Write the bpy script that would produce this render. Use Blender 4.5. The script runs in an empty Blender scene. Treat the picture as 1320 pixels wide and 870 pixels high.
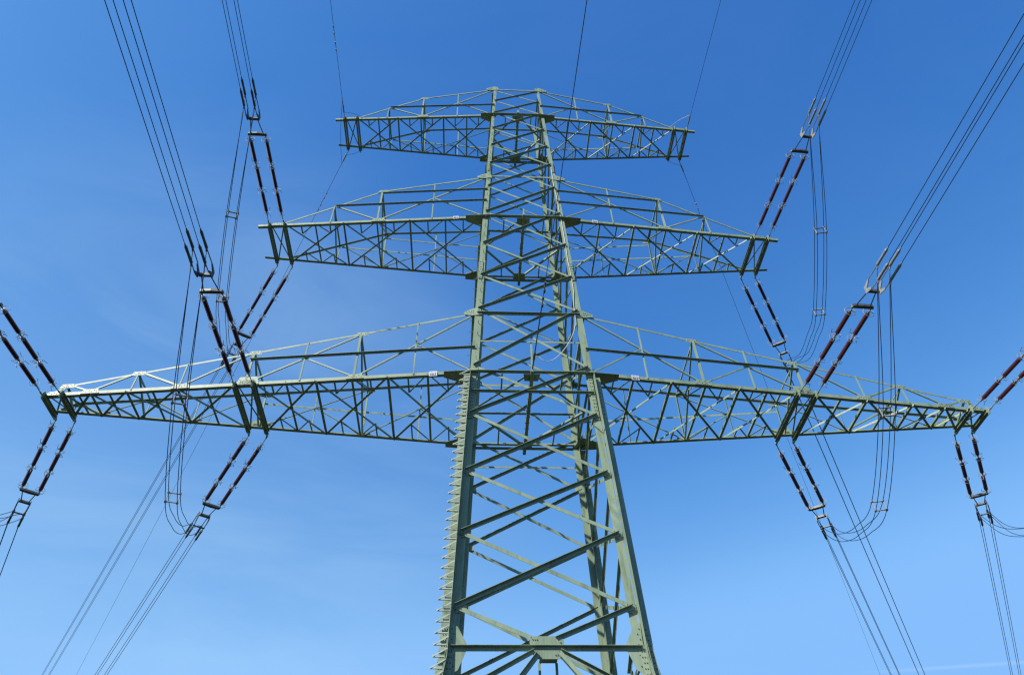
# Lattice transmission tower seen from below, with double insulator strings, bundled conductors and jumpers.
import bpy, bmesh, math, random
from mathutils import Vector as V, Matrix

random.seed(4)
scene = bpy.context.scene
COL = scene.collection
ZO = 1.6                      # eye height above the ground; the survey heights below are measured from the eye

# ------------------------------------------------------------------ materials
def new_mat(name):
    m = bpy.data.materials.new(name); m.use_nodes = True
    return m, m.node_tree, m.node_tree.nodes['Principled BSDF']

def noise_mat(name, c1, c2, scale=3.0, rough=(.45, .65), metal=0.0, spec=.4, detail=6, streak=None, bump=0.0):
    m, nt, b = new_mat(name)
    tc = nt.nodes.new('ShaderNodeTexCoord')
    mp = nt.nodes.new('ShaderNodeMapping'); nt.links.new(tc.outputs['Object'], mp.inputs[0])
    if streak: mp.inputs['Scale'].default_value = streak
    n = nt.nodes.new('ShaderNodeTexNoise'); n.inputs['Scale'].default_value = scale; n.inputs['Detail'].default_value = detail
    n.inputs['Roughness'].default_value = .65
    nt.links.new(mp.outputs[0], n.inputs['Vector'])
    r = nt.nodes.new('ShaderNodeValToRGB')
    r.color_ramp.elements[0].position = .32; r.color_ramp.elements[0].color = (*c1, 1)
    r.color_ramp.elements[1].position = .68; r.color_ramp.elements[1].color = (*c2, 1)
    nt.links.new(n.outputs['Fac'], r.inputs[0]); nt.links.new(r.outputs[0], b.inputs['Base Color'])
    mr = nt.nodes.new('ShaderNodeMapRange'); mr.inputs['To Min'].default_value = rough[0]; mr.inputs['To Max'].default_value = rough[1]
    nt.links.new(n.outputs['Fac'], mr.inputs['Value']); nt.links.new(mr.outputs[0], b.inputs['Roughness'])
    b.inputs['Metallic'].default_value = metal
    b.inputs['Specular IOR Level'].default_value = spec
    if bump:
        bp = nt.nodes.new('ShaderNodeBump'); bp.inputs['Strength'].default_value = bump
        nt.links.new(n.outputs['Fac'], bp.inputs['Height']); nt.links.new(bp.outputs[0], b.inputs['Normal'])
    return m

PAINT = noise_mat('green_paint', (.164, .222, .142), (.222, .284, .192), 1.3, (.42, .62), 0, .38, streak=(1, 1, .35))
def weather(m, dirt, rust):
    """dirt runs down the steel and a few rusty specks, on top of the faded paint"""
    nt = m.node_tree; b = nt.nodes['Principled BSDF']; src = b.inputs['Base Color'].links[0].from_socket
    tc = nt.nodes.new('ShaderNodeTexCoord')
    def layer(scale, vec, lo, hi, col, strength, src):
        mp = nt.nodes.new('ShaderNodeMapping'); mp.inputs['Scale'].default_value = vec; nt.links.new(tc.outputs['Object'], mp.inputs[0])
        n = nt.nodes.new('ShaderNodeTexNoise'); n.inputs['Scale'].default_value = scale; n.inputs['Detail'].default_value = 8; n.inputs['Roughness'].default_value = .7
        nt.links.new(mp.outputs[0], n.inputs['Vector'])
        r = nt.nodes.new('ShaderNodeMapRange'); r.inputs['From Min'].default_value = lo; r.inputs['From Max'].default_value = hi; r.inputs['To Max'].default_value = strength
        nt.links.new(n.outputs['Fac'], r.inputs['Value'])
        x = nt.nodes.new('ShaderNodeMix'); x.data_type = 'RGBA'; x.inputs[7].default_value = (*col, 1)
        nt.links.new(r.outputs[0], x.inputs[0]); nt.links.new(src, x.inputs[6]); return x.outputs[2]
    src = layer(5.0, (1, 1, .12), .50, .70, dirt, .70, src)
    src = layer(.9, (1, 1, .5), .50, .70, (.275, .335, .25), .60, src)
    src = layer(14.0, (1, 1, .6), .68, .74, rust, .8, src)
    nt.links.new(src, b.inputs['Base Color'])
weather(PAINT, (.085, .105, .070), (.12, .06, .03))
BOLT = noise_mat('shaded_bolt_steel', (.05, .06, .05), (.10, .11, .09), 9, (.4, .6), .4)  # darker than the plates: shading on the bolt heads put into the colour
STEP = noise_mat('pale_step_steel', (.30, .34, .27), (.42, .46, .38), 9, (.4, .6), 0, .4)  # galvanised tone, lightened to carry the sun on the sloping bars
PORC = noise_mat('brown_porcelain', (.040, .012, .014), (.066, .019, .019), 8, (.12, .25), 0, .6)
GALV = noise_mat('galvanised_steel', (.20, .21, .20), (.33, .34, .33), 12, (.55, .75), .15, .3)
DARKG = noise_mat('dark_fitting_steel', (.050, .056, .050), (.11, .115, .105), 8, (.4, .6), .35)
ALU = noise_mat('aged_conductor', (.030, .032, .045), (.055, .058, .075), 6, (.45, .6), .3)
CAP = noise_mat('insulator_cap', (.20, .19, .165), (.32, .30, .27), 9, (.4, .6), .3)
WHITE = noise_mat('white_enamel', (.42, .44, .46), (.52, .54, .56), 5, (.3, .5))
BLACK = noise_mat('black_lettering', (.02, .02, .02), (.05, .05, .05), 5)
CABLEM = noise_mat('grey_cable_sheath', (.42, .41, .39), (.55, .54, .51), 6, (.5, .7))
CONC = noise_mat('concrete', (.28, .27, .25), (.40, .39, .36), 4, (.7, .9), bump=.2)
GRASSM = noise_mat('meadow', (.016, .021, .010), (.040, .042, .020), .35, (.8, 1), 0, .2, 12, bump=.5)

# ------------------------------------------------------------------ mesh builder
class MB:
    def __init__(self): self.v = []; self.f = []; self.mi = []
    def poly(self, pts): self.v += [V(p) for p in pts]
    def prism(self, a, b, m=0):
        """a, b: matching outlines; closed solid between them."""
        n = len(a); o = len(self.v)
        self.v += [V(p) for p in a] + [V(p) for p in b]
        fs = [[o + i, o + (i + 1) % n, o + n + (i + 1) % n, o + n + i] for i in range(n)]
        fs += [[o + i for i in reversed(range(n))], [o + n + i for i in range(n)]]
        self.f += fs; self.mi += [m] * len(fs)
    def angle(self, p0, p1, f, n, a, b=None, t=.012, m=0, off=0.):
        """L section along p0-p1; flange a along f, flange b along n, corner on the line (moved by off along n)."""
        p0, p1 = V(p0), V(p1); ax = (p1 - p0).normalized()
        f = V(f); f = (f - ax * f.dot(ax)).normalized()
        n = V(n); n = n - ax * n.dot(ax); n = (n - f * n.dot(f)).normalized()
        b = a if b is None else b
        prof = [(0, 0), (a, 0), (a, t), (t, t), (t, b), (0, b)]
        o = n * off
        self.prism([p0 + o + f * x + n * y for x, y in prof], [p1 + o + f * x + n * y for x, y in prof], m)
    def bar(self, p0, p1, u, w, h, m=0):
        p0, p1 = V(p0), V(p1); ax = (p1 - p0).normalized()
        u = V(u); u = (u - ax * u.dot(ax)).normalized(); q = ax.cross(u)
        c = [(-w / 2, -h / 2), (w / 2, -h / 2), (w / 2, h / 2), (-w / 2, h / 2)]
        self.prism([p0 + u * x + q * y for x, y in c], [p1 + u * x + q * y for x, y in c], m)
    def plate(self, pts, n, t, m=0):
        n = V(n).normalized()
        self.prism([V(p) - n * t / 2 for p in pts], [V(p) + n * t / 2 for p in pts], m)
    def tube(self, pts, r, s=6, m=0, cap=True):
        pts = [V(p) for p in pts]; o = len(self.v); k = len(pts)
        up = V((0, 0, 1)); t0 = (pts[1] - pts[0]).normalized()
        if abs(t0.dot(up)) > .95: up = V((0, 1, 0))
        x = t0.cross(up).normalized()
        for i, p in enumerate(pts):
            t = (pts[min(i + 1, k - 1)] - pts[max(i - 1, 0)]).normalized()
            x = (x - t * x.dot(t)).normalized(); y = t.cross(x)
            rr = r[i] if isinstance(r, (list, tuple)) else r
            for j in range(s):
                a = 2 * math.pi * j / s
                self.v.append(p + x * math.cos(a) * rr + y * math.sin(a) * rr)
        for i in range(k - 1):
            for j in range(s):
                self.f.append([o + i * s + j, o + i * s + (j + 1) % s, o + (i + 1) * s + (j + 1) % s, o + (i + 1) * s + j]); self.mi.append(m)
        if cap:
            self.f.append([o + j for j in reversed(range(s))]); self.f.append([o + (k - 1) * s + j for j in range(s)]); self.mi += [m, m]
    def bolt(self, p, n, r=.017, h=.02, m=1):
        p = V(p); n = V(n).normalized(); self.tube([p, p + n * h], r, 6, m)
    def build(self, name, mats, parent=None, z=ZO, smooth=False):
        me = bpy.data.meshes.new(name)
        me.from_pydata([(p.x, p.y, p.z + z) for p in self.v], [], self.f)
        mats = mats if isinstance(mats, (list, tuple)) else [mats]
        for q in mats: me.materials.append(q)
        me.polygons.foreach_set('material_index', [min(i, len(mats) - 1) for i in self.mi])
        bm = bmesh.new(); bm.from_mesh(me); bmesh.ops.recalc_face_normals(bm, faces=bm.faces); bm.to_mesh(me); bm.free()
        if smooth: me.shade_smooth()
        o = bpy.data.objects.new(name, me); COL.objects.link(o)
        if parent: o.parent = parent
        return o

def tag(o, label=None, cat=None, group=None, kind=None):
    for k, x in (('label', label), ('category', cat), ('group', group), ('kind', kind)):
        if x: o[k] = x
    return o

def empty(name, loc=(0, 0, 0)):
    o = bpy.data.objects.new(name, None); o.location = loc; o.empty_display_size = .5; COL.objects.link(o); return o

def lerp(a, b, t): return a + (b - a) * t
def lv(a, b, t): return V(a) + (V(b) - V(a)) * t

# ------------------------------------------------------------------ surveyed dimensions
Z1, Z1T, Z2, Z2T, Z3, Z3T = 19.5, 22.963, 29.748, 33.403, 39.95, 43.312
WPROF = [(-1.6, 4.35), (8.55, 2.752), (19.5, 2.304), (29.748, 1.895), (43.45, 1.311)]
def wid(z):
    for (za, wa), (zb, wb) in zip(WPROF, WPROF[1:]):
        if z <= zb: return lerp(wa, wb, (z - za) / (zb - za))
    return WPROF[-1][1]
NODES = [8.91, 10.09, 12.55, 14.9, 17.44, 19.82, 23.10, 25.3, 27.63, 30.14, 32.42, 34.61, 36.5, 38.34, 40.17, 41.65, 42.95]

tower = tag(empty('transmission_tower'), 'tall pale green lattice steel power tower with three tapering crossarms', 'tower')

# ------------------------------------------------------------------ legs
def leg_a(z): return .26 if z < Z1 else lerp(.30, .15, (z - Z1) / (Z3T - Z1))
def make_leg(sx, sy):
    mb = MB()
    c = lambda z, d=0: V((sx * (wid(z) + d), sy * (wid(z) + d), z))
    ix, iy = V((-sx, 0, 0)), V((0, -sy, 0))
    # cruciform: two back-to-back angles up to just above the lower crossarm
    for za, zb in ((-1.6, 8.55), (8.55, 19.35)):
        mb.angle(c(za, -.008), c(zb, -.008), ix, iy, .25, t=.022)
        mb.angle(c(za, .008), c(zb, .008), -ix, -iy, .25, t=.022)
    segs = [19.35, 23.0, 26.4, 29.748, 33.5, 38.3, 43.5]
    for za, zb in zip(segs, segs[1:]):
        mb.angle(c(za, .03), c(zb, .03), ix, iy, leg_a((za + zb) / 2), t=.02)
    # splice plates with bolt rows
    for za, zb, a in ((17.25, 19.3, .2), (7.7, 9.5, .21), (25.1, 26.3, .2), (33.9, 34.8, .15)):
        cr = za < Z1
        for fdir, ndir in ((ix, -iy), (iy, -ix)):
            for sgn in ((1, -1) if cr else (1,)):
                d = .045 if not cr else 0
                n = ndir
                off = .018 if sgn > 0 or not cr else .018
                p0, p1 = c(za, d), c(zb, d)
                mb.plate([p0 + fdir * sgn * .035 + n * off, p0 + fdir * sgn * a + n * off, p1 + fdir * sgn * a + n * off, p1 + fdir * sgn * .035 + n * off], n, .016)
                k = int((zb - za) / .16)
                for i in range(k):
                    p = lv(p0, p1, (i + .5) / k)
                    for q in (.07 + .02 * (i % 2), .14 + .02 * (i % 2)):
                        mb.bolt(p + fdir * sgn * q + n * (off + .008), n, .017)
    return mb.build('leg', [PAINT, BOLT], tower)
legs = {(sx, sy): make_leg(sx, sy) for sx in (-1, 1) for sy in (-1, 1)}

# triangular climbing steps on the outer fin of the left front leg, up to the lower crossarm
lf = legs[(-1, -1)]
z = -1.1; i = 0
while z < 19.25:
    w = wid(z); x0, y0 = -w - .02, -w - .215
    mb = MB()
    tip = V((x0 - .37, y0, z)); root = V((x0, y0, z)); top = V((x0, y0, z + .215))
    mb.bar(root, tip, (0, 1, 0), .05, .03)
    mb.bar(top + V((.02, -.03, .01)), lv(top, tip, .99) + V((0, -.03, 0)), (0, 1, 0), .012, .036)
    mb.tube([tip - V((.0, 0, .015)), tip + V((0, 0, .045))], .016, 6)
    mb.build('step_bracket', STEP, lf)
    z += .333
# plain pegs above the lower crossarm, alternately forward and sideways
def peg(leg, p, d, l=.17, r=.011):
    mb = MB(); d = V(d); mb.tube([V(p), V(p) + d * l], r, 6); mb.tube([V(p) + d * l, V(p) + d * (l + .012)], r * 1.9, 6)
    mb.build('step_peg', [PAINT], leg)
z = 19.9; i = 0
while z < 43:
    w = wid(z) + .03; a = leg_a(z)
    if i % 2: peg(lf, (-w + a * .62, -w, z), (0, -1, 0))
    else: peg(lf, (-w, -w + a * .6, z), (-1, 0, 0))
    z += .335; i += 1
rb = legs[(1, 1)]
z = 4.0; i = 0
while z < 26:
    w = wid(z); e = .0 if z < 19.35 else .03
    if i % 2: peg(rb, (w + e - .12, w + e + .02, z), (0, 1, 0), .17, .014)
    else: peg(rb, (w + e + .02, w + e - .12, z), (1, 0, 0), .17, .014)
    z += .4; i += 1
# footings
for (sx, sy), lg in legs.items():
    mb = MB(); w = 4.35
    q = lambda h, z: [(sx * w - h, sy * w - h, z), (sx * w + h, sy * w - h, z), (sx * w + h, sy * w + h, z), (sx * w - h, sy * w + h, z)]
    mb.prism(q(.62, -1.75), q(.55, -1.15)); mb.build('concrete_footing', CONC, lg)

# ------------------------------------------------------------------ the four lattice sides of the body
def side_frame(k):
    rot = Matrix.Rotation(k * math.pi / 2, 3, 'Z')
    return rot
def make_side(k):
    rot = side_frame(k)
    N = rot @ V((0, -1, 0)); X = rot @ V((1, 0, 0))
    def pt(s, z, ins=.0, out=0.):     # s = -1 left leg, +1 right leg as seen from outside
        w = wid(z); return rot @ V((s * (w - ins), -w, z)) + N * out
    side = empty('lattice_side'); side.parent = tower
    o = .03
    def gplate(pts, t, bolts):
        m = MB(); m.plate(pts, N, t)
        for p, r in bolts: m.bolt(p + N * t / 2, N, r)
        m.build('gusset_plate', [PAINT, BOLT], side)
    def bm_(name, *args, **kw):
        m = MB(); m.angle(*args, **kw); m.build(name, PAINT, side)
    def hor(z, a, shelf_out, ins=.06):
        mb = MB(); p0, p1 = pt(-1, z, ins), pt(1, z, ins)
        if shelf_out: mb.angle(p0, p1, (0, 0, -1), N, a, a, off=o + .016)
        else: mb.angle(p0, p1, (0, 0, -1), -N, a, a, off=-(o + .004))
        mb.build('horizontal_beam', PAINT, side)
    hor(Z1T - .1, .11, True); hor(21.25, .07, False); hor(18.55, .085, True)
    hor(Z2T + .05, .09, False); hor(43.22, .08, False); hor(8.91, .135, True)
    # gussets where braces meet the legs
    for i, z in enumerate(NODES[:-1]):
        a = lerp(.30, .13, (z - 9) / 34)
        for s in (-1, 1):
            if z < 19 or i % 2 == 0:
                n0 = pt(s, z, .02 if z > 19 else .12, .022 if z < 19 else .034)
                pts = [n0 + V((0, 0, a * .55)), n0 - X * s * a * 1.05 + V((0, 0, a * .30)), n0 - X * s * a * 1.05 - V((0, 0, a * .42)), n0 - V((0, 0, a * .62))]
                if z > 9.2:
                    gplate(pts, .012, [(n0 - X * s * a * q - V((0, 0, a * .12)), .013) for q in (.35, .6, .85)])
    # waist: centre plate, side plates and the long leg braces below it
    zc = 8.91; c0 = pt(0, zc, 0, .085)
    P = lambda x, z: c0 + X * x * .78 + V((0, 0, z * .86))
    gplate([P(-.62, .14), P(-.5, .32), P(.5, .32), P(.62, .20), P(.62, -.12), P(.42, -.42), P(-.42, -.42), P(-.56, -.2)], .016, [(P(bx, bz), .017) for bx, bz in ((-.5, .21), (-.42, .2), (-.34, .2), (.5, -.1), (.44, -.2), (.38, -.3), (.3, -.3), (-.5, -.02), (.5, .1))])
    for s in (-1, 1):
        e0 = pt(s, zc, 0, .06)
        Q = lambda x, z: e0 - X * s * x + V((0, 0, z))
        gplate([Q(.03, .7), Q(.25, .55), Q(.5, .08), Q(.5, -.12), Q(.28, -.65), Q(.03, -.8)], .014, [(Q(.09 + .06 * (j % 2), .5 - j * .15), .017) for j in range(8)])
        foot = pt(s, 5.0, .18, .03); top = P(s * .38, -.24)
        if s < 0: bm_('knee_brace', top, foot, -X * s, N, .13, .11, off=.03)
        else: bm_('knee_brace', top, foot, X * s, -N, .12, .10, off=-.03)
        t2 = P(s * .5, -.12); f2 = pt(s, 7.45, .14, .03); up = V((0, 0, 1))
        bm_('knee_brace', t2, f2, -up, N, .11, .11, off=.0)
        bm_('knee_brace', pt(s, 5.0, .15, .03), pt(-s, 1.0, .15, .03), -up, N if s < 0 else -N, .13, .11, off=.02 * s)
    bm_('horizontal_beam', pt(-1, 1.0, .15, .05), pt(1, 1.0, .15, .05), (0, 0, -1), N, .12, .1)
    # crossed braces
    for i, (za, zb) in enumerate(zip(NODES, NODES[1:])):
        a = lerp(.125, .078, (za - 9) / 34)
        ins = .10
        for kind in (0, 1):
            if kind == 0: p0, p1 = pt(-1, za, ins), pt(1, zb, ins)        # rising to the right: shelf outwards along its upper edge
            else: p0, p1 = pt(-1, zb, ins), pt(1, za, ins)                # falling to the right: flat outside, shelf inwards
            if i == 0:                                                     # half panel onto the waist plate
                if kind == 0: p0 = P(.34, .22) - N * .085
                else: p1 = P(-.34, .22) - N * .085
            ax = (p1 - p0).normalized(); up = V((0, 0, 1)) - ax * ax.z
            b = MB()
            if kind == 0:
                up.normalize()
                b.angle(p0 + up * a * .5, p1 + up * a * .5, -up, N, a * 1.0, a * .95, off=o + .018)
                for e, sg in ((p0, 1), (p1, -1)):
                    for q in (.09, .18): b.bolt(e + ax * sg * q + N * (o + .03), N, .014)
            else:
                up.normalize()
                b.angle(p0 + up * a * .5, p1 + up * a * .5, -up, -N, a, a * .8, off=-(o + .014))
                for e, sg in ((p0, 1), (p1, -1)):
                    for q in (.09, .18): b.bolt(e + ax * sg * q + N * (o + .014), N, .014)
            b.build('cross_brace', [PAINT, BOLT], side)
    return side
for k in range(4): make_side(k)

# ladder hung inside, under the waist
mb = MB()
for s in (-1, 1): mb.bar((s * .24 + .05, -2.36, 8.62), (s * .24 + .05, -2.36, 1.5), (1, 0, 0), .07, .05)
zz = 8.19
while zz > 1.6:
    mb.tube([(-.18, -2.36, zz), (.28, -2.36, zz)], .022, 6); zz -= .3
mb.bar((.05, -2.76, 8.66), (.05, -2.33, 8.66), (0, 0, 1), .06, .5)
mb.build('ladder', PAINT, tower)

# ------------------------------------------------------------------ crossarms
ARMS = {
    1: dict(Z=Z1, ZT=Z1T, xa=18.622, xb=17.911, xend=18.80, d=.501, cs=.15,
            top=[(None, None), (6.72, 22.05), (10.87, 21.30), (15.27, 20.50), (17.92, 20.02), (18.45, 19.66)],
            main=[6.72, 10.87], sec=[4.46, 8.80], lat=[(None, 5.446), (5.446, 8.19), (8.19, 10.48)],
            lat2=[(11.33, 13.51), (13.51, 15.48), (15.48, 16.87), (16.87, 17.85)]),
    2: dict(Z=Z2, ZT=Z2T, xa=12.034, xb=11.32, xend=12.61, d=1.036, cs=.135,
            top=[(None, None), (6.90, 32.42), (9.13, 31.19), (11.45, 29.93)],
            main=[6.90], sec=[4.32], lat=[(None, 5.38), (5.38, 8.53), (8.53, 11.25)], lat2=[]),
    3: dict(Z=Z3, ZT=Z3T, xa=9.841, xb=9.139, xend=10.40, d=.895, cs=.12,
            top=[(None, None), (5.44, 42.35), (7.41, 41.20), (9.15, 40.10)],
            main=[5.44], sec=[3.44], lat=[(None, 4.24), (4.24, 6.82), (6.82, 9.08)], lat2=[]),
}
def arm_y(n, x):
    A = ARMS[n]; w = wid(A['Z']); return lerp(w, A['d'], (x - w) / (A['xa'] - w))

def make_arm(n, s):
    A = ARMS[n]; Z, ZT = A['Z'], A['ZT']; w, wt = wid(Z), wid(ZT)
    S = lambda p: V((s * p[0], p[1], p[2]))
    # slope of the side trusses: how far the truss plane leans in per metre of height
    lean = (arm_y(n, wt) - wt) / (ZT - Z)
    def tp(x, z, f): return S((x, f * (arm_y(n, x) - lean * (z - Z)), z))      # point on the near (f=-1) or far (f=1) truss
    tops = [(wt, ZT - .06)] + A['top'][1:]
    def ztop(x):
        for (xa, za), (xb, zb) in zip(tops, tops[1:]):
            if x <= xb: return lerp(za, zb, (x - xa) / (xb - xa))
        return Z
    arm = empty('crossarm'); arm.parent = tower
    def gplate(pts, nrm, t, bolts):
        m = MB(); m.plate(pts, nrm, t)
        for p, r in bolts: m.bolt(p + nrm * t / 2, nrm, r)
        return m.build('gusset_plate', [PAINT, BOLT], arm)
    for f in (-1, 1):
        nrm = (tp(A['xb'], Z, f) - tp(w, Z, f)).cross(V((0, 0, 1))).normalized()
        if nrm.y * f < 0: nrm = -nrm
        def gus(x, z, wl, wr, h0, h1, off=.016):
            p = lambda dx, dz: tp(x + dx, z + dz, f) + nrm * off
            gplate([p(-wl, h0), p(-wl * .75, h1), p(wr * .75, h1), p(wr, h0)], nrm, .012,
                   [(p(lerp(-wl * .7, wr * .7, q / 5), lerp(h0, h1, .35 + .3 * (q % 2))), .014) for q in range(6)])
        for xm in A['main']:
            gus(xm, ztop(xm), .28, .25, -.16, .04); gus(xm, Z, .36, .32, .02, .25)
        p = lambda dx, dz: tp(wt + dx, ZT + dz, f) + nrm * .05
        gplate([p(-.20, .10), p(.0, .20), p(.26, .10), p(.50, -.05), p(.44, -.18), p(.12, -.26), p(-.26, -.22)], nrm, .014,
               [(p(dx, dz), .015) for dx, dz in ((.1, 0), (.18, -.02), (.27, -.04), (.36, -.06), (.1, -.12), (.2, -.13), (-.1, .05), (-.1, -.1))])
        if n == 1:
            for xx, zz in ((13.43, None), (16.93, None)): gus(xx, Z, .40, .34, .02, .24)
            for xx in (15.27, 17.92): gus(xx, ztop(xx), .30, .30, -.15, .05)
            gus(10.87, Z, .50, .40, .02, .42)
        xe = A['xb'] + .36
        gus(xe, Z, .40, .34, .02, .20)
    # horizontal wedge plates that tie the chords to the legs
    sc = w / 2.3
    for f in (-1, 1):
        yo = lambda x: f * (arm_y(n, x) + .19)
        xo = w + 1.02 * sc
        pts = [S((xo, yo(xo), Z - .014)), S((w - .27, f * (w + .20), Z - .014)), S((w - .27, f * (w + .03), Z - .014)), S((w + .03, f * (w - .68 * sc), Z - .014)), S((w + .14 * sc, f * (w - .66 * sc), Z - .014)), S((xo, f * (arm_y(n, xo) - .17), Z - .014))]
        m = MB(); m.plate(pts, (0, 0, 1), .014)
        for q in range(5): m.bolt(lv(pts[0], pts[1], .1 + .18 * q) + V((0, -f * .09, -.007)), (0, 0, -1), .014, .012)
        m.build('wedge_plate', [PAINT, BOLT], arm)
    def member(name, p0, p1, f, nn, a, b=None, off=0.):
        m = MB(); m.angle(p0, p1, f, nn, a, b, t=.01, off=off); return m.build(name, PAINT, arm)
    for f in (-1, 1):
        inw = V((0, -f, 0)); nrm = (tp(A['xb'], Z, f) - tp(w, Z, f)).cross(V((0, 0, 1))).normalized()
        if nrm.y * f < 0: nrm = -nrm
        member('bottom_chord', tp(w + .98 * sc if f < 0 else w + .2, Z, f), tp(A['xend'], Z, f), (0, 0, 1), inw, A['cs'])
        tl = tops if n == 1 else tops
        # top chord as one bent member
        m = MB()
        for (xa, za), (xb, zb) in zip(tl, tl[1:]):
            m.angle(tp(xa, za, f) + nrm * .003, tp(xb, zb, f) + nrm * .003, (0, 0, -1), inw, .085 if n == 1 else .075, t=.01)
        m.build('top_chord', PAINT, arm)
        pa = .062
        xs = [wt] + A['main']
        def web(x0, z0, x1, z1, a=pa, name='diagonal_brace', off=-.012):
            member(name, tp(x0, z0, f), tp(x1, z1, f), V((s, 0, 0)) if abs(x1 - x0) < abs(z1 - z0) else (0, 0, 1), inw, a, a * .8, off=off)
        for i, xm in enumerate(A['main']):
            xp = xs[i]
            web(xp, ztop(xp) - .1, xm, Z + .08)
            sm = A['sec'][i]
            web(sm, ztop(sm), sm, Z + .06, .055, 'post', off=-.026)
            t = (sm - xp) / (xm - xp); zm = lerp(ztop(xp) - .1, Z + .08, t)
            web(sm, zm, (w if i == 0 else xp), Z + .08, .055)
            web(xm, ztop(xm), xm, Z + .06, .085, 'post', off=-.026)
        if n == 1:
            web(10.87, ztop(10.87), 13.43, Z + .1); web(13.43, ztop(13.43), 13.43, Z + .06, .05, 'post', off=-.026)
            web(15.27, ztop(15.27), 13.43, Z + .1, .08); web(15.27, ztop(15.27), 15.3, Z + .06, .05, 'post', off=-.026)
            web(15.27, ztop(15.27), 16.93, Z + .1); web(17.92, ztop(17.92), 16.93, Z + .1, .07)
            web(17.92, ztop(17.92), 18.0, Z + .06, .05, 'post', off=-.026)
            zr = 20.86; member('rail', tp(wid(zr) - .1, zr, f) + nrm * .05, tp(10.98, zr, f) + nrm * .05, (0, 0, -1), nrm, .085, .085)
        else:
            xk, zk = tops[2]; xm = A['main'][0]
            web(xk, zk, xm, Z + .08); web(xk, zk, xk + .03, Z + .06, .055, 'post', off=-.026)
            member('rail', tp(wid(zk) - .1, zk - .02, f) + nrm * .05, tp(xk - .05, zk - .02, f) + nrm * .05, (0, 0, -1), nrm, .075, .075)
            if n == 2:
                zr = 32.15; member('rail', tp(wid(zr) - .1, zr, f) + nrm * .05, tp(xm, zr, f) + nrm * .05, (0, 0, -1), nrm, .07, .07)
    # bottom lattice
    zb = Z + .012
    pb = lambda x, q: S((x, lerp(-arm_y(n, x), arm_y(n, x), q), zb))           # q 0 near, 1 far
    def bl(x0, q0, x1, q1, a, down, name='diagonal_brace', o2=0.):
        p0, p1 = pb(x0, q0), pb(x1, q1); ax = (p1 - p0).normalized(); side = ax.cross(V((0, 0, 1)))
        if side.y > 0: side = -side
        if down: member(name, p0 + side * a * .5, p1 + side * a * .5, -side, (0, 0, -1), a, a * .9, off=o2)
        else: member(name, p0 - side * a * .5, p1 - side * a * .5, side, (0, 0, 1), a, a * .9, off=o2)
    sub = True
    for grp, sub in ((A['lat'], True), (A['lat2'], False)):
        for j, (xi, xo) in enumerate(grp):
            if xi is None: xi = w + .12
            xm = (xi + xo) / 2; sc = 1 if n == 1 else .85
            bl(xi, 1, xo, 0, .09 * sc, True, o2=-.012); bl(xi, 0, xo, 1, .092 * sc, False, o2=.012)
            bl(xm, 0, xm, 1, .085 * sc, False, 'strut', .026)
            if j < len(grp) - 1: bl(xo, 0, xo, 1, .10 * sc, False, 'strut', .026)
            if sub:
                for q, xq in ((.25, lerp(xi, xo, .25)), (.25, lerp(xi, xo, .75)), (.75, lerp(xi, xo, .25)), (.75, lerp(xi, xo, .75))):
                    e = 0 if q < .5 else 1
                    bl(xq, q, xq, e, .058, False, 'strut', .04); bl(xq, q, xm, e, .055, False, 'diagonal_brace', .05)
    # frames between the trusses at the main posts
    fr = A['main'] + ([15.27, 17.92] if n == 1 else [tops[2][0]])
    for xm in fr:
        a, b = tp(xm, ztop(xm) - .03, -1), tp(xm, ztop(xm) - .03, 1)
        member('strut', a, b, (0, 0, -1), (s, 0, 0), .08)
        c, d = tp(xm, Z + .05, 1), tp(xm, Z + .05, -1)
        member('diagonal_brace', lv(a, b, .03), c, (s, 0, 0), (0, 1, 0), .065); member('diagonal_brace', b, d, (s, 0, 0), (0, -1, 0), .05) if xm == A['main'][0] else None
    # transverse end beams that carry the strings: pairs of channels
    beams = [A['xa'], A['xb']] + ([11.264, 10.549] if n == 1 else [])
    for xb in beams:
        y = arm_y(n, xb); m = MB(); e = .12
        for dx in (-.025, .025):
            p0, p1 = S((xb + dx, -y - e, Z - .06)), S((xb + dx, y + e, Z - .06))
            sx = V((math.copysign(1, dx) * s, 0, 0))
            m.bar(p0 + V((0, 0, .0)), p1, (0, 0, 1), .16, .012)
            m.bar(p0 + V((0, 0, -.075)) + sx * .034, p1 + V((0, 0, -.075)) + sx * .034, (0, 0, 1), .012, .056)
            m.bar(p0 + V((0, 0, .075)) + sx * .034, p1 + V((0, 0, .075)) + sx * .034, (0, 0, 1), .012, .056)
            for i in range(7):
                m.bolt(lv(p0, p1, (i + .5) / 7) + sx * .008, sx, .014)
        for f in (-1, 1):                                                         # lug
            c = S((xb, f * (y + e), Z - .10))
            m.plate([c + V((0, -f * .16, .22)), c + V((0, f * .05, .22)), c + V((0, f * .14, .02)), c + V((0, f * .06, -.13)), c + V((0, -f * .2, -.10))], (1, 0, 0), .03)
        m.build('end_beam', [PAINT, BOLT], arm)
    for xo, xi in ([(A['xa'], A['xb'])] + ([(11.264, 10.549)] if n == 1 else [])):
        bl(xi + .06, 0, xo - .06, 1, .055, False, o2=.03); bl(xi + .06, 1, xo - .06, 0, .055, False, o2=.045)
        m = MB(); 
    if n == 1:                                                                    # closing tip member
        member('strut', tp(A['xend'], Z + .02, -1), tp(A['xend'], Z + .02, 1), (0, 0, 1), (-s, 0, 0), .1)
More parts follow.
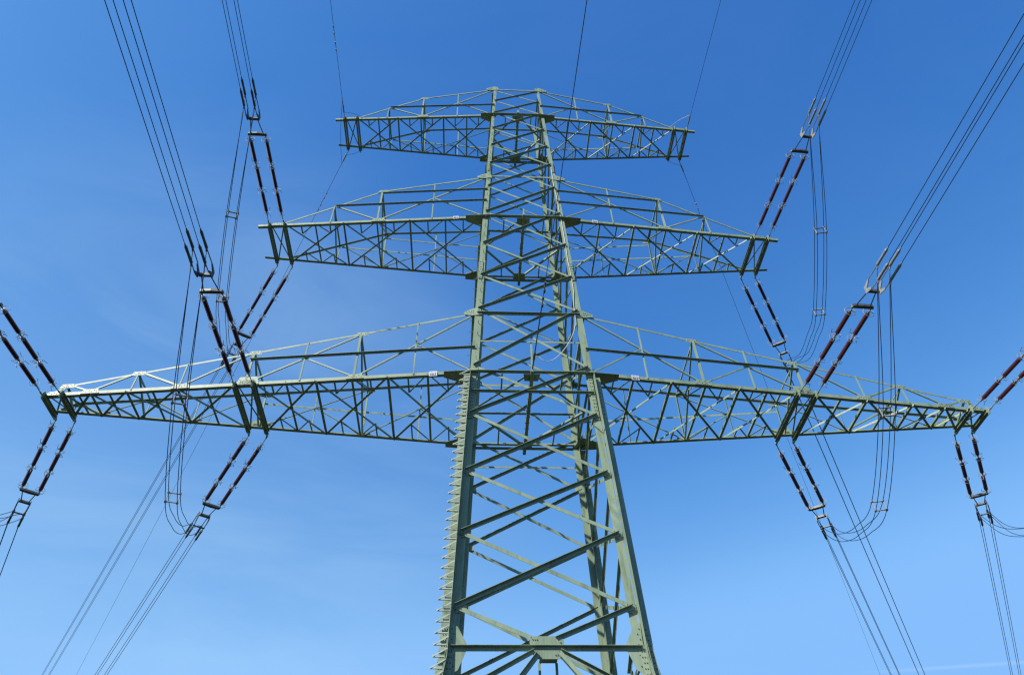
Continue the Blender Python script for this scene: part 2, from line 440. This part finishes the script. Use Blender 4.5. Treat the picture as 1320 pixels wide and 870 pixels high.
    # number plates on the near chord
    if n in (1, 2):
        xs_ = w + (1.42 if s < 0 else 1.68) * (1 if n == 1 else .92)
        wd, ht = (.30, .24) if n == 1 else (.26, .21)
        nrm = (tp(A['xb'], Z, -1) - tp(w, Z, -1)).cross(V((0, 0, 1))).normalized()
        if nrm.y > 0: nrm = -nrm
        xd = V((1, 0, 0)) - nrm * nrm.x; xd.normalize(); c = tp(xs_, Z + .03, -1) + nrm * .035
        m = MB(); q = lambda a, b: c + xd * a + V((0, 0, b))
        m.plate([q(-wd / 2, -ht / 2), q(wd / 2, -ht / 2), q(wd / 2, ht / 2), q(-wd / 2, ht / 2)], nrm, .008)
        pl = m.build('number_plate', WHITE, arm); pl['face'] = list(nrm)
    return arm
arms = {(n, s): make_arm(n, s) for n in (1, 2, 3) for s in (-1, 1)}

# floors of the body at each crossarm: chord run-through, central beam and bracing
for n in (1, 2, 3):
    A = ARMS[n]; Z = A['Z']; w = wid(Z); fl = empty('body_floor'); fl.parent = tower
    def fm(name, *args, **kw):
        m = MB(); m.angle(*args, **kw); return m.build(name, PAINT, fl)
    for f in (-1, 1):
        m = MB(); m.prism([(-w + .27, f * (w + .20), Z - .022), (w - .27, f * (w + .20), Z - .022), (w - .27, f * (w + .03), Z - .022), (-w + .27, f * (w + .03), Z - .022)],
                          [(-w + .27, f * (w + .20), Z - .004), (w - .27, f * (w + .20), Z - .004), (w - .27, f * (w + .03), Z - .004), (-w + .27, f * (w + .03), Z - .004)]); m.build('cross_beam', PAINT, fl)
        if f > 0: fm('cross_beam', (-w + .1, w - .02, Z + .03), (w - .1, w - .02, Z + .03), (0, 0, 1), (0, -1, 0), .14, .12)
        m = MB(); m.plate([(-.32, f * (w + .02), Z - .034), (.32, f * (w + .02), Z - .034), (.26, f * (w - .38), Z - .034), (-.26, f * (w - .38), Z - .034)], (0, 0, 1), .012); m.build('gusset_plate', PAINT, fl)
        fm('side_beam', (-w, f * w, Z + .05), (-w, 0, Z + .05), (0, 0, 1), (1, 0, 0), .1)
        fm('side_beam', (w, f * w, Z + .05), (w, 0, Z + .05), (0, 0, 1), (-1, 0, 0), .1)
        for s in (-1, 1):
            fm('diagonal_brace', (s * .1, f * (w - .12), Z + .016), (s * (w - .1), 0, Z + .016), (s, 0, 0), (0, 0, 1), .085)
            fm('strut', (s * w * .5, f * (w - .05), Z + .03), (s * w * .5, f * w * .5, Z + .03), (1, 0, 0), (0, 0, 1), .06)
    m = MB()
    m.bar((0, -w - .34, Z - .11), (0, w + .34, Z - .11), (0, 0, 1), .13, .13)
    for i in range(12):
        for sg in (-1, 1): m.bolt((sg * .064, lerp(-w, w, (i + .5) / 12), Z - .1), (sg, 0, 0), .02, .025)
    m.build('central_beam', [PAINT, BOLT], fl)
    zt = 21.25 if n == 1 else Z + .85
    fm('hanger', (0, -w + .02, Z), (0, -wid(zt), zt), (1, 0, 0), (0, 1, 0), .075 if n == 1 else .06)

# dark characters of the number plates
for (n, s), arm in arms.items():
    for pl in [c for c in arm.children if c.name.startswith('number_plate')]:
        vs = [v.co.copy() for v in pl.data.vertices]; pn = V(pl['face']); front = sorted(vs, key=lambda v: -v.dot(pn))[:4]
        c = sum(front, V()) / 4
        xd = (max(front, key=lambda v: v.x) - min(front, key=lambda v: v.x)); xd.z = 0; W = xd.length; xd.normalize()
        H = max(v.z for v in front) - min(v.z for v in front)
        nrm = pn; m = MB()
        def st(x0, z0, x1, z1, t=.022):
            m.bar(c + xd * x0 * W + nrm * .004 + V((0, 0, z0 * H)), c + xd * x1 * W + nrm * .004 + V((0, 0, z1 * H)), nrm, .004, t)
        # small upper line and a heavier lower line, as on the plates
        for x in (-.32, -.22, .2): st(x, .24, x + .06, .24, .022)
        b, t = -.36, .04
        st(-.38, b, -.30, t); st(-.30, t, -.22, b); st(-.35, -.2, -.25, -.2)          # A-like sign
        st(-.12, b, -.12, t); st(-.12, t, .04, t); st(.04, t, .04, b); st(.04, b, -.12, b)
        st(.16, t, .32, t); st(.32, t, .32, -.16); st(.32, -.16, .16, b); st(.16, b, .34, b)
        m.build('plate_lettering', BLACK, pl.parent, z=0)

# ------------------------------------------------------------------ insulator strings
def shed_unit():
    """one long-rod unit along +X from 0 to 1.28"""
    prof = [(0.0, .045, 1), (.10, .048, 1)]
    x = .11; k = 0
    while x < 1.17:
        prof += [(x, .050, 0), (x + .018, .083, 0), (x + .034, .050, 0)]; x += .0505; k += 1
    prof += [(1.18, .048, 1), (1.28, .045, 1)]
    mb = MB(); s = 12; o = 0
    for x, r, m in prof:
        for j in range(s): mb.v.append(V((x, r * math.cos(2 * math.pi * j / s), r * math.sin(2 * math.pi * j / s))))
    for i in range(len(prof) - 1):
        for j in range(s):
            mb.f.append([i * s + j, i * s + (j + 1) % s, (i + 1) * s + (j + 1) % s, (i + 1) * s + j]); mb.mi.append(1 if prof[i][2] and prof[i + 1][2] else 0)
    mb.f.append([j for j in reversed(range(s))]); mb.f.append([(len(prof) - 1) * s + j for j in range(s)]); mb.mi += [1, 1]
    me_o = mb.build('insulator_rod', [PORC, CAP], None, 0)
    return me_o.data, me_o
ROD, _o = shed_unit(); bpy.data.objects.remove(_o)

def horn_mesh():
    """racket-shaped protective fittings at a joint between rods: two open loops and two spikes, axis along X"""
    mb = MB()
    def arc(x, r, a0, a1, tilt=0.):
        pts = []
        for i in range(15):
            a = lerp(a0, a1, i / 14); pts.append(V((x + tilt * math.cos(a), r * math.cos(a), r * math.sin(a))))
        mb.tube(pts, .009, 5)
    R = math.radians
    arc(-.02, .17, R(20), R(250), .05); arc(.14, .17, R(-160), R(70), -.05)
    for a, x, d in ((R(20), -.02, -.2), (R(250), -.02, -.05), (R(70), .14, .2), (R(-160), .14, .05)):
        p = V((x, .17 * math.cos(a), .17 * math.sin(a)))
        mb.tube([p, p + V((d, .05 * math.cos(a), .05 * math.sin(a)))], .010, 5)
    mb.tube([(-.02, -.16, .05), (-.02, .0, .0), (-.02, .16, .06)], .011, 5); mb.tube([(.14, -.16, -.05), (.14, .0, 0), (.14, .14, -.09)], .011, 5)
    o = mb.build('arcing_horn', GALV, None, 0); me = o.data; bpy.data.objects.remove(o); return me
HORN = horn_mesh()
def ring_mesh():
    mb = MB(); pts = [V((0, .19 * math.cos(a), .19 * math.sin(a))) for a in [2 * math.pi * i / 20 for i in range(19)]]
    mb.tube(pts, .011, 6); mb.tube([(0, -.18, .03), (.05, 0, 0), (0, .18, -.03)], .012, 5)
    o = mb.build('guard_ring', GALV, None, 0); me = o.data; bpy.data.objects.remove(o); return me
RING = ring_mesh()

def inst(name, me, parent, M):
    o = bpy.data.objects.new(name, me); COL.objects.link(o); o.parent = parent; o.matrix_local = M; return o

def basis(d):
    d = V(d).normalized(); e = V((0, 0, 1)).cross(d); e.normalize(); n = d.cross(e)
    return d, e, n

HALF = .215
def insulator(key, n, s, f, xo, xi, hd, sl, label):
    """double tension string; local x runs from the crossarm to the conductor"""
    A = ARMS[n]; Z = A['Z']; y = lambda x: f * (arm_y(n, x) + .27)
    po, pi = V((s * xo, y(xo), Z - .1)), V((s * xi, y(xi), Z - .1)); mid = (po + pi) / 2
    h, q = math.radians(hd), math.radians(sl)
    d = V((math.sin(h) * math.cos(q), f * math.cos(h) * math.cos(q), math.sin(q)))
    d, e, nn = basis(d)
    M = Matrix((d, e, nn)).transposed().to_4x4(); M.translation = mid + V((0, 0, ZO))
    root = empty('insulator_string'); root.matrix_world = M
    tag(root, label, 'insulator', 'double insulator strings at the crossarm ends')
    inv = M.inverted(); loc = lambda p: inv @ (p + V((0, 0, ZO)))
    E1 = 4.80
    for p in (po, pi):
        a = loc(p); side = math.copysign(.335, a.y)
        rods0 = E1 - .20 - 3 * 1.28 - 2 * .10
        b = V((rods0, side, 0))
        m = MB(); m.tube([a, b], .020, 6); m.tube([lv(a, b, .0), lv(a, b, .25)], .034, 6); m.tube([lv(a, b, .8), b], .036, 6); m.build('link_rod', GALV, root, 0)
        dirn = V((1, 0, 0)); T = lambda x: Matrix.Translation((x, side, 0))
        x = rods0
        inst('guard_ring', HORN, root, T(x + .0) @ Matrix.Rotation(random.uniform(0, 6), 4, 'X') @ Matrix.Diagonal((.8, .85, .85, 1)))
        for k in range(3):
            inst('insulator_rod', ROD, root, T(x)); x += 1.28
            if k < 2:
                inst('arcing_horn', HORN, root, T(x - .01) @ Matrix.Rotation(random.uniform(0, .5) + k, 4, 'X'))
                m = MB(); m.tube([(x - .02, side, 0), (x + .12, side, 0)], .028, 6); m.build('joint', GALV, root, 0); x += .10
        inst('guard_ring', RING, root, T(x - .06))
        m = MB(); m.tube([(x - .02, side, 0), (E1, side, 0)], .026, 6); m.tube([(E1, side, 0), (E1 + .02, side * 1.12, 0)], .05, 6); m.build('joint', GALV, root, 0)
    # first yoke plate, links, second yoke
    m = MB(); m.plate([(E1 - .05, -.40, 0), (E1 - .05, .40, 0), (E1 + .07, .36, 0), (E1 + .10, 0, 0), (E1 + .07, -.36, 0)], (0, 0, 1), .10); m.build('yoke_plate', DARKG, root, 0)
    E2 = 5.55
    m = MB()
    for sg in (-1, 1): m.tube([(E1 + .04, sg * .26, 0), (E2, sg * .14, 0)], .022, 6)
    m.build('link_rod', DARKG, root, 0)
    m = MB(); m.plate([(E2 - .05, -.20, 0), (E2 - .05, .20, 0), (E2 + .06, .26, 0), (E2 + .06, -.26, 0)], (0, 0, 1), .09); m.build('yoke_plate', DARKG, root, 0)
    for sg in (-1, 1):
        m = MB(); m.plate([(E2, sg * .24, -HALF * .6), (E2 + .30, sg * .235, -HALF), (E2 + .36, sg * .235, -HALF + .05), (E2 + .12, sg * .24, 0), (E2 + .36, sg * .235, HALF - .05), (E2 + .30, sg * .235, HALF), (E2, sg * .24, HALF * .6)], (0, 1, 0), .03)
        m.build('side_plate', GALV if f < 0 and s > 0 else DARKG, root, 0)
    if f > 0:
        m = MB(); m.bar((E2 + .55, -.26, -HALF), (E2 + .55, .26, -HALF), (1, 0, 0), .07, .03); m.build('yoke_plate', DARKG, root, 0)
    ends = []
    for a in (-1, 1):
        for b in (-1, 1):
            p0 = V((E2 + .32, a * .225, b * HALF)); lg = .25 if b > 0 else .0
            p1 = V((6.25 + lg, a * HALF, b * HALF)); p2 = V((6.95 + lg, a * HALF, b * HALF)); p3 = V((7.08 + lg, a * HALF, b * HALF))
            m = MB(); m.tube([p0, p1], .019, 6)
            m.tube([p1, lv(p1, p2, .08), lv(p1, p2, .5), p2, lv(p2, p3, .2), p3], [.03, .052, .045, .05, .03, .022], 8)
            m.tube([lv(p1, p2, .1), lv(p1, p2, .1) + V((-.10, 0, -.10))], .03, 6)
            m.build('dead_end_clamp', GALV if s > 0 and f < 0 else DARKG, root, 0)  # sunlit look of the right near clamps painted in with paler steel
            ends.append((M @ p3, M @ (lv(p1, p2, .1) + V((-.10, 0, -.10)))))
    for j in range(3): pass
    return ends

STR = {}
side_w = {-1: 'left', 1: 'right'}
lev = {1: 'lower', 2: 'middle'}
SPEC = [('LIN', 1, -1, -1, 11.264, 10.549, -.3, -2.3), ('LMN', 2, -1, -1, 12.034, 11.32, .5, -2.1), ('RIN', 1, 1, -1, 11.264, 10.549, 3.0, -2.4), ('RMN', 2, 1, -1, 12.034, 11.32, 3.5, -1.6),
        ('LON', 1, -1, -1, 18.622, 17.911, -1.6, -2.3), ('RON', 1, 1, -1, 18.622, 17.911, 4.2, -2.3),
        ('LIF', 1, -1, 1, 11.264, 10.549, -33.0, -10.1), ('LMF', 2, -1, 1, 12.034, 11.32, -33.1, -12.3), ('LOF', 1, -1, 1, 18.622, 17.911, -33.4, -9.2),
        ('RIF', 1, 1, 1, 11.264, 10.549, 32.5, -7.1), ('RMF', 2, 1, 1, 12.034, 11.32, 33.3, -10.0), ('ROF', 1, 1, 1, 18.622, 17.911, 31.9, -4.2)]
def where(key):
    sd = 'left' if key[0] == 'L' else 'right'
    return {'I': f'{sd} half of the lower crossarm', 'M': f'{sd} tip of the middle crossarm', 'O': f'{sd} tip of the lower crossarm'}[key[1]]
for key, n, s, f, xo, xi, hd, sl in SPEC:
    lab = f"double brown insulator string {'rising' if f < 0 else 'hanging down'} from the {where(key)}"
    STR[key] = insulator(key, n, s, f, xo, xi, hd, sl, lab)

# ------------------------------------------------------------------ conductors
CAMLOC = V((-2.161, -24.096, ZO))
_y, _p, _r = map(math.radians, (3.793, 44.422, -1.494))
FW = V((math.sin(_y) * math.cos(_p), math.cos(_y) * math.cos(_p), math.sin(_p)))
_rt = V((math.cos(_y), -math.sin(_y), 0)); _up = _rt.cross(FW)
RT = _rt * math.cos(_r) + _up * math.sin(_r); UP = -_rt * math.sin(_r) + _up * math.cos(_r)
def seen_x(p):
    """left-to-right order in the view, used only to word the labels"""
    d = p - CAMLOC; return d.dot(RT) / max(d.dot(FW), .1)

def wire_pts(p, hd, sl, f, span, n=60):
    h, m = math.radians(hd), math.tan(math.radians(sl)); out = []
    for i in range(n + 1):
        t = span * (i / n) ** 1.35
        out.append(V((p.x + math.sin(h) * t, p.y + f * math.cos(h) * t, p.z + m * t * (1 - t / 300))))
    return out
RANK = ['leftmost', 'second from left', 'third from left', 'rightmost']
WH = {'LIN': (1.36, -3.5), 'LMN': (1.76, -3.5), 'RIN': (1.08, -3.5), 'RMN': (.68, -3.5), 'LON': (1.4, -3.5), 'RON': (.8, -3.5),
      'LIF': (-31.7, -8), 'LMF': (-31.8, -8), 'LOF': (-29.8, -7), 'RIF': (31.55, -8), 'RMF': (31.6, -8), 'ROF': (29.7, -7)}
for key, n, s, f, *_ in SPEC:
    hd, sl = WH[key]; ws = []
    for p3, pj in STR[key]:
        pts = wire_pts(p3, hd, sl, f, 260); ws.append((pts, seen_x(pts[10 if f < 0 else 25])))
    ws.sort(key=lambda q: q[1])
    for i, (pts, _) in enumerate(ws):
        m = MB(); m.tube(pts, .0128, 6)
        o = m.build('power_line', ALU, None, 0, True)
        if key in ('LON', 'RON'): lab = f"{RANK[i]} of four overhead wires from the {where(key)}"
        else: lab = f"{RANK[i]} of four wires {'rising' if f < 0 else 'dropping'} from the {where(key)}"
        tag(o, lab, 'power line', 'bundled conductors of the power line')

# jumpers: loops hanging under the arm from the near to the far dead ends, with bundle spacers
JP = {'I': [(.0, 0), (.27, -2.45), (.53, -3.75), (.70, -3.25), (.83, -2.45), (.93, -1.5)],
      'M': [(.0, 0), (.27, -2.5), (.53, -3.8), (.66, -3.55), (.80, -2.95), (.93, -1.6)]}
JP['O'] = JP['I']
def crom(P, k=8):
    out = []
    Q = [P[0] + (P[0] - P[1])] + P + [P[-1] + (P[-1] - P[-2])]
    for i in range(1, len(Q) - 2):
        a, b, c, d = Q[i - 1:i + 3]
        for j in range(k):
            t = j / k
            out.append(.5 * ((2 * b) + (c - a) * t + (2 * a - 5 * b + 4 * c - d) * t * t + (3 * b - a - 3 * c + d) * t ** 3))
    out.append(P[-1]); return out
for key in ('LI', 'LM', 'RI', 'RM', 'LO', 'RO'):
    near, far = STR[key + 'N'], STR[key + 'F']
    cn = sum((p for _, p in near), V()) / 4; cf = sum((p for _, p in far), V()) / 4
    u = cf - cn; L = u.length; uh = V((u.x, u.y, 0)).normalized(); lat = uh.cross(V((0, 0, 1)))
    loops = []
    # pair the clamps of the two strings by side and height
    def order(lst, c):
        return sorted(lst, key=lambda q: (round((q[1] - c).dot(lat) * 10 > 0), q[1].z))
    on, of = order(near, cn), order(far, cf)
    cpts = []
    for t, dz in JP[key[1]]: cpts.append(V((lerp(cn.x, cf.x, t), lerp(cn.y, cf.y, t), cn.z + dz)))
    cpts.append(cf)
    corner = [(-1, -1), (-1, 1), (1, -1), (1, 1)]
    for (a, b), (_, pn), (_, pf) in zip(corner, on, of):
        P = [pn]
        for i, c in enumerate(cpts[1:-1]): P.append(c + lat * a * .2 + V((0, 0, b * .2)) + uh * (.03 * b))
        P.append(pf); pts = crom(P)
        loops.append((pts, seen_x(pts[18]), a, b))
    srt = sorted(loops, key=lambda q: q[1])
    for i, (pts, _, a, b) in enumerate(srt):
        m = MB(); m.tube(pts, .0138, 6); o = m.build('jumper_loop', ALU, None, 0, True)
        tag(o, f"{RANK[i]} of four jumper wires hanging under the {where(key)}", 'jumper wire', 'jumper wires looping under the crossarms')
    for j, (idx, wd) in enumerate(((8, 'upper'), (16, 'lower'))):
        c = {(a, b): pts[idx] for pts, _, a, b in loops}
        t = (loops[0][0][idx + 1] - loops[0][0][idx - 1]).normalized()
        m = MB()
        ring = [c[(-1, 1)], c[(1, 1)], c[(1, -1)], c[(-1, -1)]]
        for k in range(4):
            if k == 1 or k == 3 or True: m.bar(lv(ring[k], ring[(k + 1) % 4], .0), ring[(k + 1) % 4], t, .05, .022)
        for q in ring: m.tube([q - t * .07, q - t * .03, q + t * .03, q + t * .07], [.028, .045, .045, .028], 8)
        sp = m.build('bundle_spacer', [GALV if j or key[0] == 'R' else CAP], None, 0)
        tag(sp, f"{wd} square spacer on the jumper wires under the {where(key)}", 'spacer', 'square spacers on the jumper wires')

# earth wires on the top crossarm
def yarm3(x): return arm_y(3, x) + .2
EW = [('L', -1, -9.85, .54, -3.5), ('R', -1, 9.85, .46, -3.5), ('L', 1, -9.85, -29.3, -8), ('R', 1, 9.85, 29.2, -8)]
for k, f, x, hd, sl in EW:
    p = V((x, f * yarm3(abs(x)), Z3 - .08 + ZO)); pts = wire_pts(p, hd, sl, f, 260)
    sd = 'left' if k == 'L' else 'right'
    root = empty('earth_wire', p)
    tag(root, f"thin earth wire {'rising' if f < 0 else 'dropping away'} from the {sd} tip of the top crossarm", 'earth wire', 'earth wires of the top crossarm')
    root.location = (0, 0, 0)
    m = MB(); m.tube(pts, .011, 6); m.build('wire_strand', ALU, root, 0, True)
    d = (pts[1] - pts[0]).normalized()
    def along(t):
        h, mm = math.radians(hd), math.tan(math.radians(sl)); return V((p.x + math.sin(h) * t, p.y + f * math.cos(h) * t, p.z + mm * t * (1 - t / 300)))
    m = MB(); m.tube([along(0), along(.25), along(.3), along(.75), along(.8), along(1.3)], [.02, .02, .04, .04, .02, .018], 8); m.build('dead_end_clamp', CAP if k == 'L' else GALV, root, 0)
    if f > 0 or k == 'L':
        t0 = 4.3 if f < 0 else 3.3
        for q in (0, .9) :
            m = MB(); a = along(t0 + q); m.tube([a, a + V((0, 0, -.07))], .02, 6)
            for sg in (-1, 1): m.tube([a + V((0, 0, -.08)) + d * sg * .12, a + V((0, 0, -.08)) + d * sg * .26], [.035, .03], 8)
            m.tube([a + V((0, 0, -.07)) - d * .14, a + V((0, 0, -.07)) + d * .14], .008, 5); m.build('vibration_damper', CAP, root, 0)
    # bonding loop back onto the crossarm
    a, b = along(.9 if (k, f) == ('R', -1) else .3), V((x - math.copysign(1.0, x), f * (yarm3(abs(x)) - .12), Z3 + .12 + ZO))
    m = MB(); m.tube([lv(a, b, i / 8) + V((0, 0, -.22 * math.sin(math.pi * i / 8))) * (1 if f > 0 else -.6) for i in range(9)], .009, 5); m.build('bonding_lead', CABLEM if k == 'R' and f < 0 else ALU, root, 0)

# bonding wire hanging past the left end of the top crossarm
m = MB(); a = V((-9.86, -yarm3(9.85) - 1.0, Z3 + ZO - .13)); b = V((-10.30, yarm3(9.85) + .8, Z3 - .20 + ZO))
m.tube([lv(a, b, i / 10) + V((-.06 * math.sin(math.pi * i / 10), 0, -.18 * math.sin(math.pi * i / 10))) for i in range(11)], .010, 5)
tag(m.build('earth_wire_jumper', ALU, None, 0, True), 'thin jumper loop passing the left tip of the top crossarm', 'jumper wire')

# aerial cable running from overhead to the middle of the lower crossarm
p = V((0, -wid(Z1) - .36, Z1 + ZO - .06)); root = empty('aerial_cable')
tag(root, 'dark cable coming down in front of the tower to the middle of the lower crossarm', 'cable')
pts = wire_pts(p, 1.36, -3.5, -1, 200)
m = MB(); m.tube(pts, .011, 6); m.build('cable_strand', ALU, root, 0, True)
def al(t):
    h = math.radians(1.36); return V((p.x + math.sin(h) * t, p.y - math.cos(h) * t, p.z + math.tan(math.radians(-3.5)) * t * (1 - t / 300)))
m = MB(); m.tube([al(0), al(.5), al(.52), al(.9), al(.92), al(3.2), al(3.6)], [.028, .028, .045, .045, .024, .022, .014], 8); m.build('dead_end_clamp', DARKG, root, 0)
for t in (3.7, 4.4):
    m = MB(); c = al(t)
    for sg in (-1, 1): m.tube([c + V((0, sg * .1, -.09)), c + V((0, sg * .24, -.09))], .036, 8)
    m.tube([c + V((0, -.12, -.08)), c + V((0, .12, -.08))], .01, 5); m.tube([c, c + V((0, 0, -.08))], .02, 6); m.build('vibration_damper', DARKG, root, 0)

# pale cable that loops from it to the right front leg and climbs the leg
def onf(x, z, out=.12): return V((x, -wid(z) - out, z + ZO))
P = [onf(.10, 19.95, .42), onf(.22, 20.05, .40), onf(.52, 19.86, .34), onf(.95, 20.15, .24), onf(1.45, 20.95, .18), onf(1.80, 21.9, .14), onf(1.90, 22.8, .09), onf(1.90, 23.6, .07)]
z = 24.4
while z < 34.8:
    P.append(onf(wid(z) - .13 + random.uniform(-.02, .02), z, .06)); z += 1.0
m = MB(); m.tube(crom(P, 5), .015, 6)
tag(m.build('down_cable', CABLEM, None, 0, True), 'pale grey cable looping onto the right front leg and climbing it', 'cable')

# ------------------------------------------------------------------ ground
mb = MB(); N_ = 40; R_ = 1600.
for i in range(N_ + 1):
    for j in range(N_ + 1):
        fx = (i / N_ * 2 - 1); fy = (j / N_ * 2 - 1); x = R_ * fx * abs(fx); y = R_ * fy * abs(fy)
        r = math.hypot(x, y); h = 0 if r < 30 else .25 * math.sin(x * .013 + 1) * math.cos(y * .017) * min(1, (r - 30) / 60)
        mb.v.append(V((x, y, h)))
for i in range(N_):
    for j in range(N_):
        a = i * (N_ + 1) + j; mb.f.append([a, a + N_ + 1, a + N_ + 2, a + 1]); mb.mi.append(0)
tag(mb.build('ground', GRASSM, None, 0, True), kind='structure')

# ------------------------------------------------------------------ daylight
SUN_AZ = math.radians(228)     # compass bearing, +Y = 0, clockwise: behind the camera, to its left
SUN_EL = math.radians(40)
world = bpy.data.worlds.new('World'); scene.world = world; world.use_nodes = True
nt = world.node_tree; nt.nodes.clear()
out = nt.nodes.new('ShaderNodeOutputWorld'); bg = nt.nodes.new('ShaderNodeBackground')
sky = nt.nodes.new('ShaderNodeTexSky'); sky.sky_type = 'NISHITA'; sky.sun_disc = False
sky.sun_elevation = SUN_EL; sky.sun_rotation = SUN_AZ
SKYFIT = [(.46, 2.75, 1.15), (.685, 1.58, 2.5), (1.37, .92, 4.8)]     # gain, power, ceiling
sky.air_density = 1.0; sky.dust_density = .25; sky.ozone_density = 1.0; sky.altitude = 100
bg.inputs['Strength'].default_value = .14
# the camera's rendering of a clear sky: deeper at the top, paler towards the horizon
sp = nt.nodes.new('ShaderNodeSeparateColor'); cb = nt.nodes.new('ShaderNodeCombineColor'); nt.links.new(sky.outputs[0], sp.inputs[0])
for i, (gain, power, top) in enumerate(SKYFIT):
    pw = nt.nodes.new('ShaderNodeMath'); pw.operation = 'POWER'; pw.inputs[1].default_value = power
    ml = nt.nodes.new('ShaderNodeMath'); ml.operation = 'MULTIPLY'; ml.inputs[1].default_value = gain
    nt.links.new(sp.outputs[i], pw.inputs[0]); nt.links.new(pw.outputs[0], ml.inputs[0]); 
    mn = nt.nodes.new('ShaderNodeMath'); mn.operation = 'SMOOTH_MIN'; mn.inputs[1].default_value = top; mn.inputs[2].default_value = .5
    nt.links.new(ml.outputs[0], mn.inputs[0]); nt.links.new(mn.outputs[0], cb.inputs[i])
# thin high cloud veil
tc = nt.nodes.new('ShaderNodeTexCoord'); mp = nt.nodes.new('ShaderNodeMapping'); mp.inputs['Scale'].default_value = (1.1, 2.6, 5.2); mp.inputs['Rotation'].default_value = (0, .35, .5)
VEIL = (-.33, .79, .517)      # middle of the thin cirrus on the left
nz = nt.nodes.new('ShaderNodeTexNoise'); nz.inputs['Scale'].default_value = 1.5; nz.inputs['Detail'].default_value = 7; nz.inputs['Roughness'].default_value = .58; nz.inputs['Distortion'].default_value = .6
nt.links.new(tc.outputs['Generated'], mp.inputs[0]); nt.links.new(mp.outputs[0], nz.inputs['Vector'])
mr = nt.nodes.new('ShaderNodeMapRange'); mr.inputs['From Min'].default_value = .36; mr.inputs['From Max'].default_value = .70; mr.inputs['To Min'].default_value = .5; mr.inputs['To Max'].default_value = 1.4
nt.links.new(nz.outputs['Fac'], mr.inputs['Value'])
dt = nt.nodes.new('ShaderNodeVectorMath'); dt.operation = 'DOT_PRODUCT'; dt.inputs[1].default_value = VEIL
nt.links.new(tc.outputs['Generated'], dt.inputs[0])
vr = nt.nodes.new('ShaderNodeMapRange'); vr.interpolation_type = 'SMOOTHSTEP'; vr.inputs['From Min'].default_value = .88; vr.inputs['From Max'].default_value = 1.0; vr.inputs['To Min'].default_value = .025; vr.inputs['To Max'].default_value = .215
nt.links.new(dt.outputs['Value'], vr.inputs['Value'])
fm_ = nt.nodes.new('ShaderNodeMath'); fm_.operation = 'MULTIPLY'; nt.links.new(mr.outputs[0], fm_.inputs[0]); nt.links.new(vr.outputs[0], fm_.inputs[1])
mx = nt.nodes.new('ShaderNodeMix'); mx.data_type = 'RGBA'; mx.inputs[7].default_value = (2.75, 4.05, 5.0, 1)
nt.links.new(fm_.outputs[0], mx.inputs[0]); nt.links.new(cb.outputs[0], mx.inputs[6])
# an old, thin vapour trail low on the right
td = nt.nodes.new('ShaderNodeVectorMath'); td.operation = 'DOT_PRODUCT'; td.inputs[1].default_value = (0.058810,0.331672,-0.941560); nt.links.new(tc.outputs['Generated'], td.inputs[0])
ta = nt.nodes.new('ShaderNodeMath'); ta.operation = 'ABSOLUTE'; nt.links.new(td.outputs['Value'], ta.inputs[0])
tm = nt.nodes.new('ShaderNodeMapRange'); tm.interpolation_type = 'SMOOTHSTEP'; tm.inputs['From Max'].default_value = .0030; tm.inputs['To Min'].default_value = 1; tm.inputs['To Max'].default_value = 0
nt.links.new(ta.outputs[0], tm.inputs['Value'])
te = nt.nodes.new('ShaderNodeVectorMath'); te.operation = 'DOT_PRODUCT'; te.inputs[1].default_value = (0.558726,0.770775,0.306155); nt.links.new(tc.outputs['Generated'], te.inputs[0])
tf = nt.nodes.new('ShaderNodeMapRange'); tf.interpolation_type = 'SMOOTHSTEP'; tf.inputs['From Min'].default_value = .985; tf.inputs['From Max'].default_value = 1; tf.inputs['To Max'].default_value = .14
nt.links.new(te.outputs['Value'], tf.inputs['Value'])
tq = nt.nodes.new('ShaderNodeMath'); tq.operation = 'MULTIPLY'; nt.links.new(tm.outputs[0], tq.inputs[0]); nt.links.new(tf.outputs[0], tq.inputs[1])
m2 = nt.nodes.new('ShaderNodeMix'); m2.data_type = 'RGBA'; m2.inputs[7].default_value = (3.6, 4.4, 5.2, 1)
nt.links.new(tq.outputs[0], m2.inputs[0]); nt.links.new(mx.outputs[2], m2.inputs[6])
nt.links.new(m2.outputs[2], bg.inputs['Color']); nt.links.new(bg.outputs[0], out.inputs[0])

sl = bpy.data.lights.new('sun', 'SUN'); sl.energy = 5.0; sl.angle = math.radians(.53); sl.color = (1, .95, .87)
so = bpy.data.objects.new('sun', sl); COL.objects.link(so); so.location = (-40, -40, 80)
sd = V((math.sin(SUN_AZ) * math.cos(SUN_EL), math.cos(SUN_AZ) * math.cos(SUN_EL), math.sin(SUN_EL)))
so.rotation_euler = (-sd).to_track_quat('-Z', 'Y').to_euler()

# ------------------------------------------------------------------ camera
cam = bpy.data.cameras.new('camera'); co = bpy.data.objects.new('camera', cam); COL.objects.link(co)
cam.sensor_width = 36; cam.sensor_fit = 'HORIZONTAL'; cam.lens = 996.375 / 1320 * 36; cam.clip_end = 6000; cam.clip_start = .1
Mx = Matrix((RT, UP, -FW)).transposed().to_4x4(); Mx.translation = CAMLOC; co.matrix_world = Mx
scene.camera = co

vs = scene.view_settings
vs.view_transform = 'Standard'; vs.look = 'None'; vs.exposure = .55; vs.gamma = 1; vs.use_curve_mapping = False
scene.cycles.use_denoising = False if False else True
scene.cycles.max_bounces = 6
scene.cycles.filter_width = 1.3
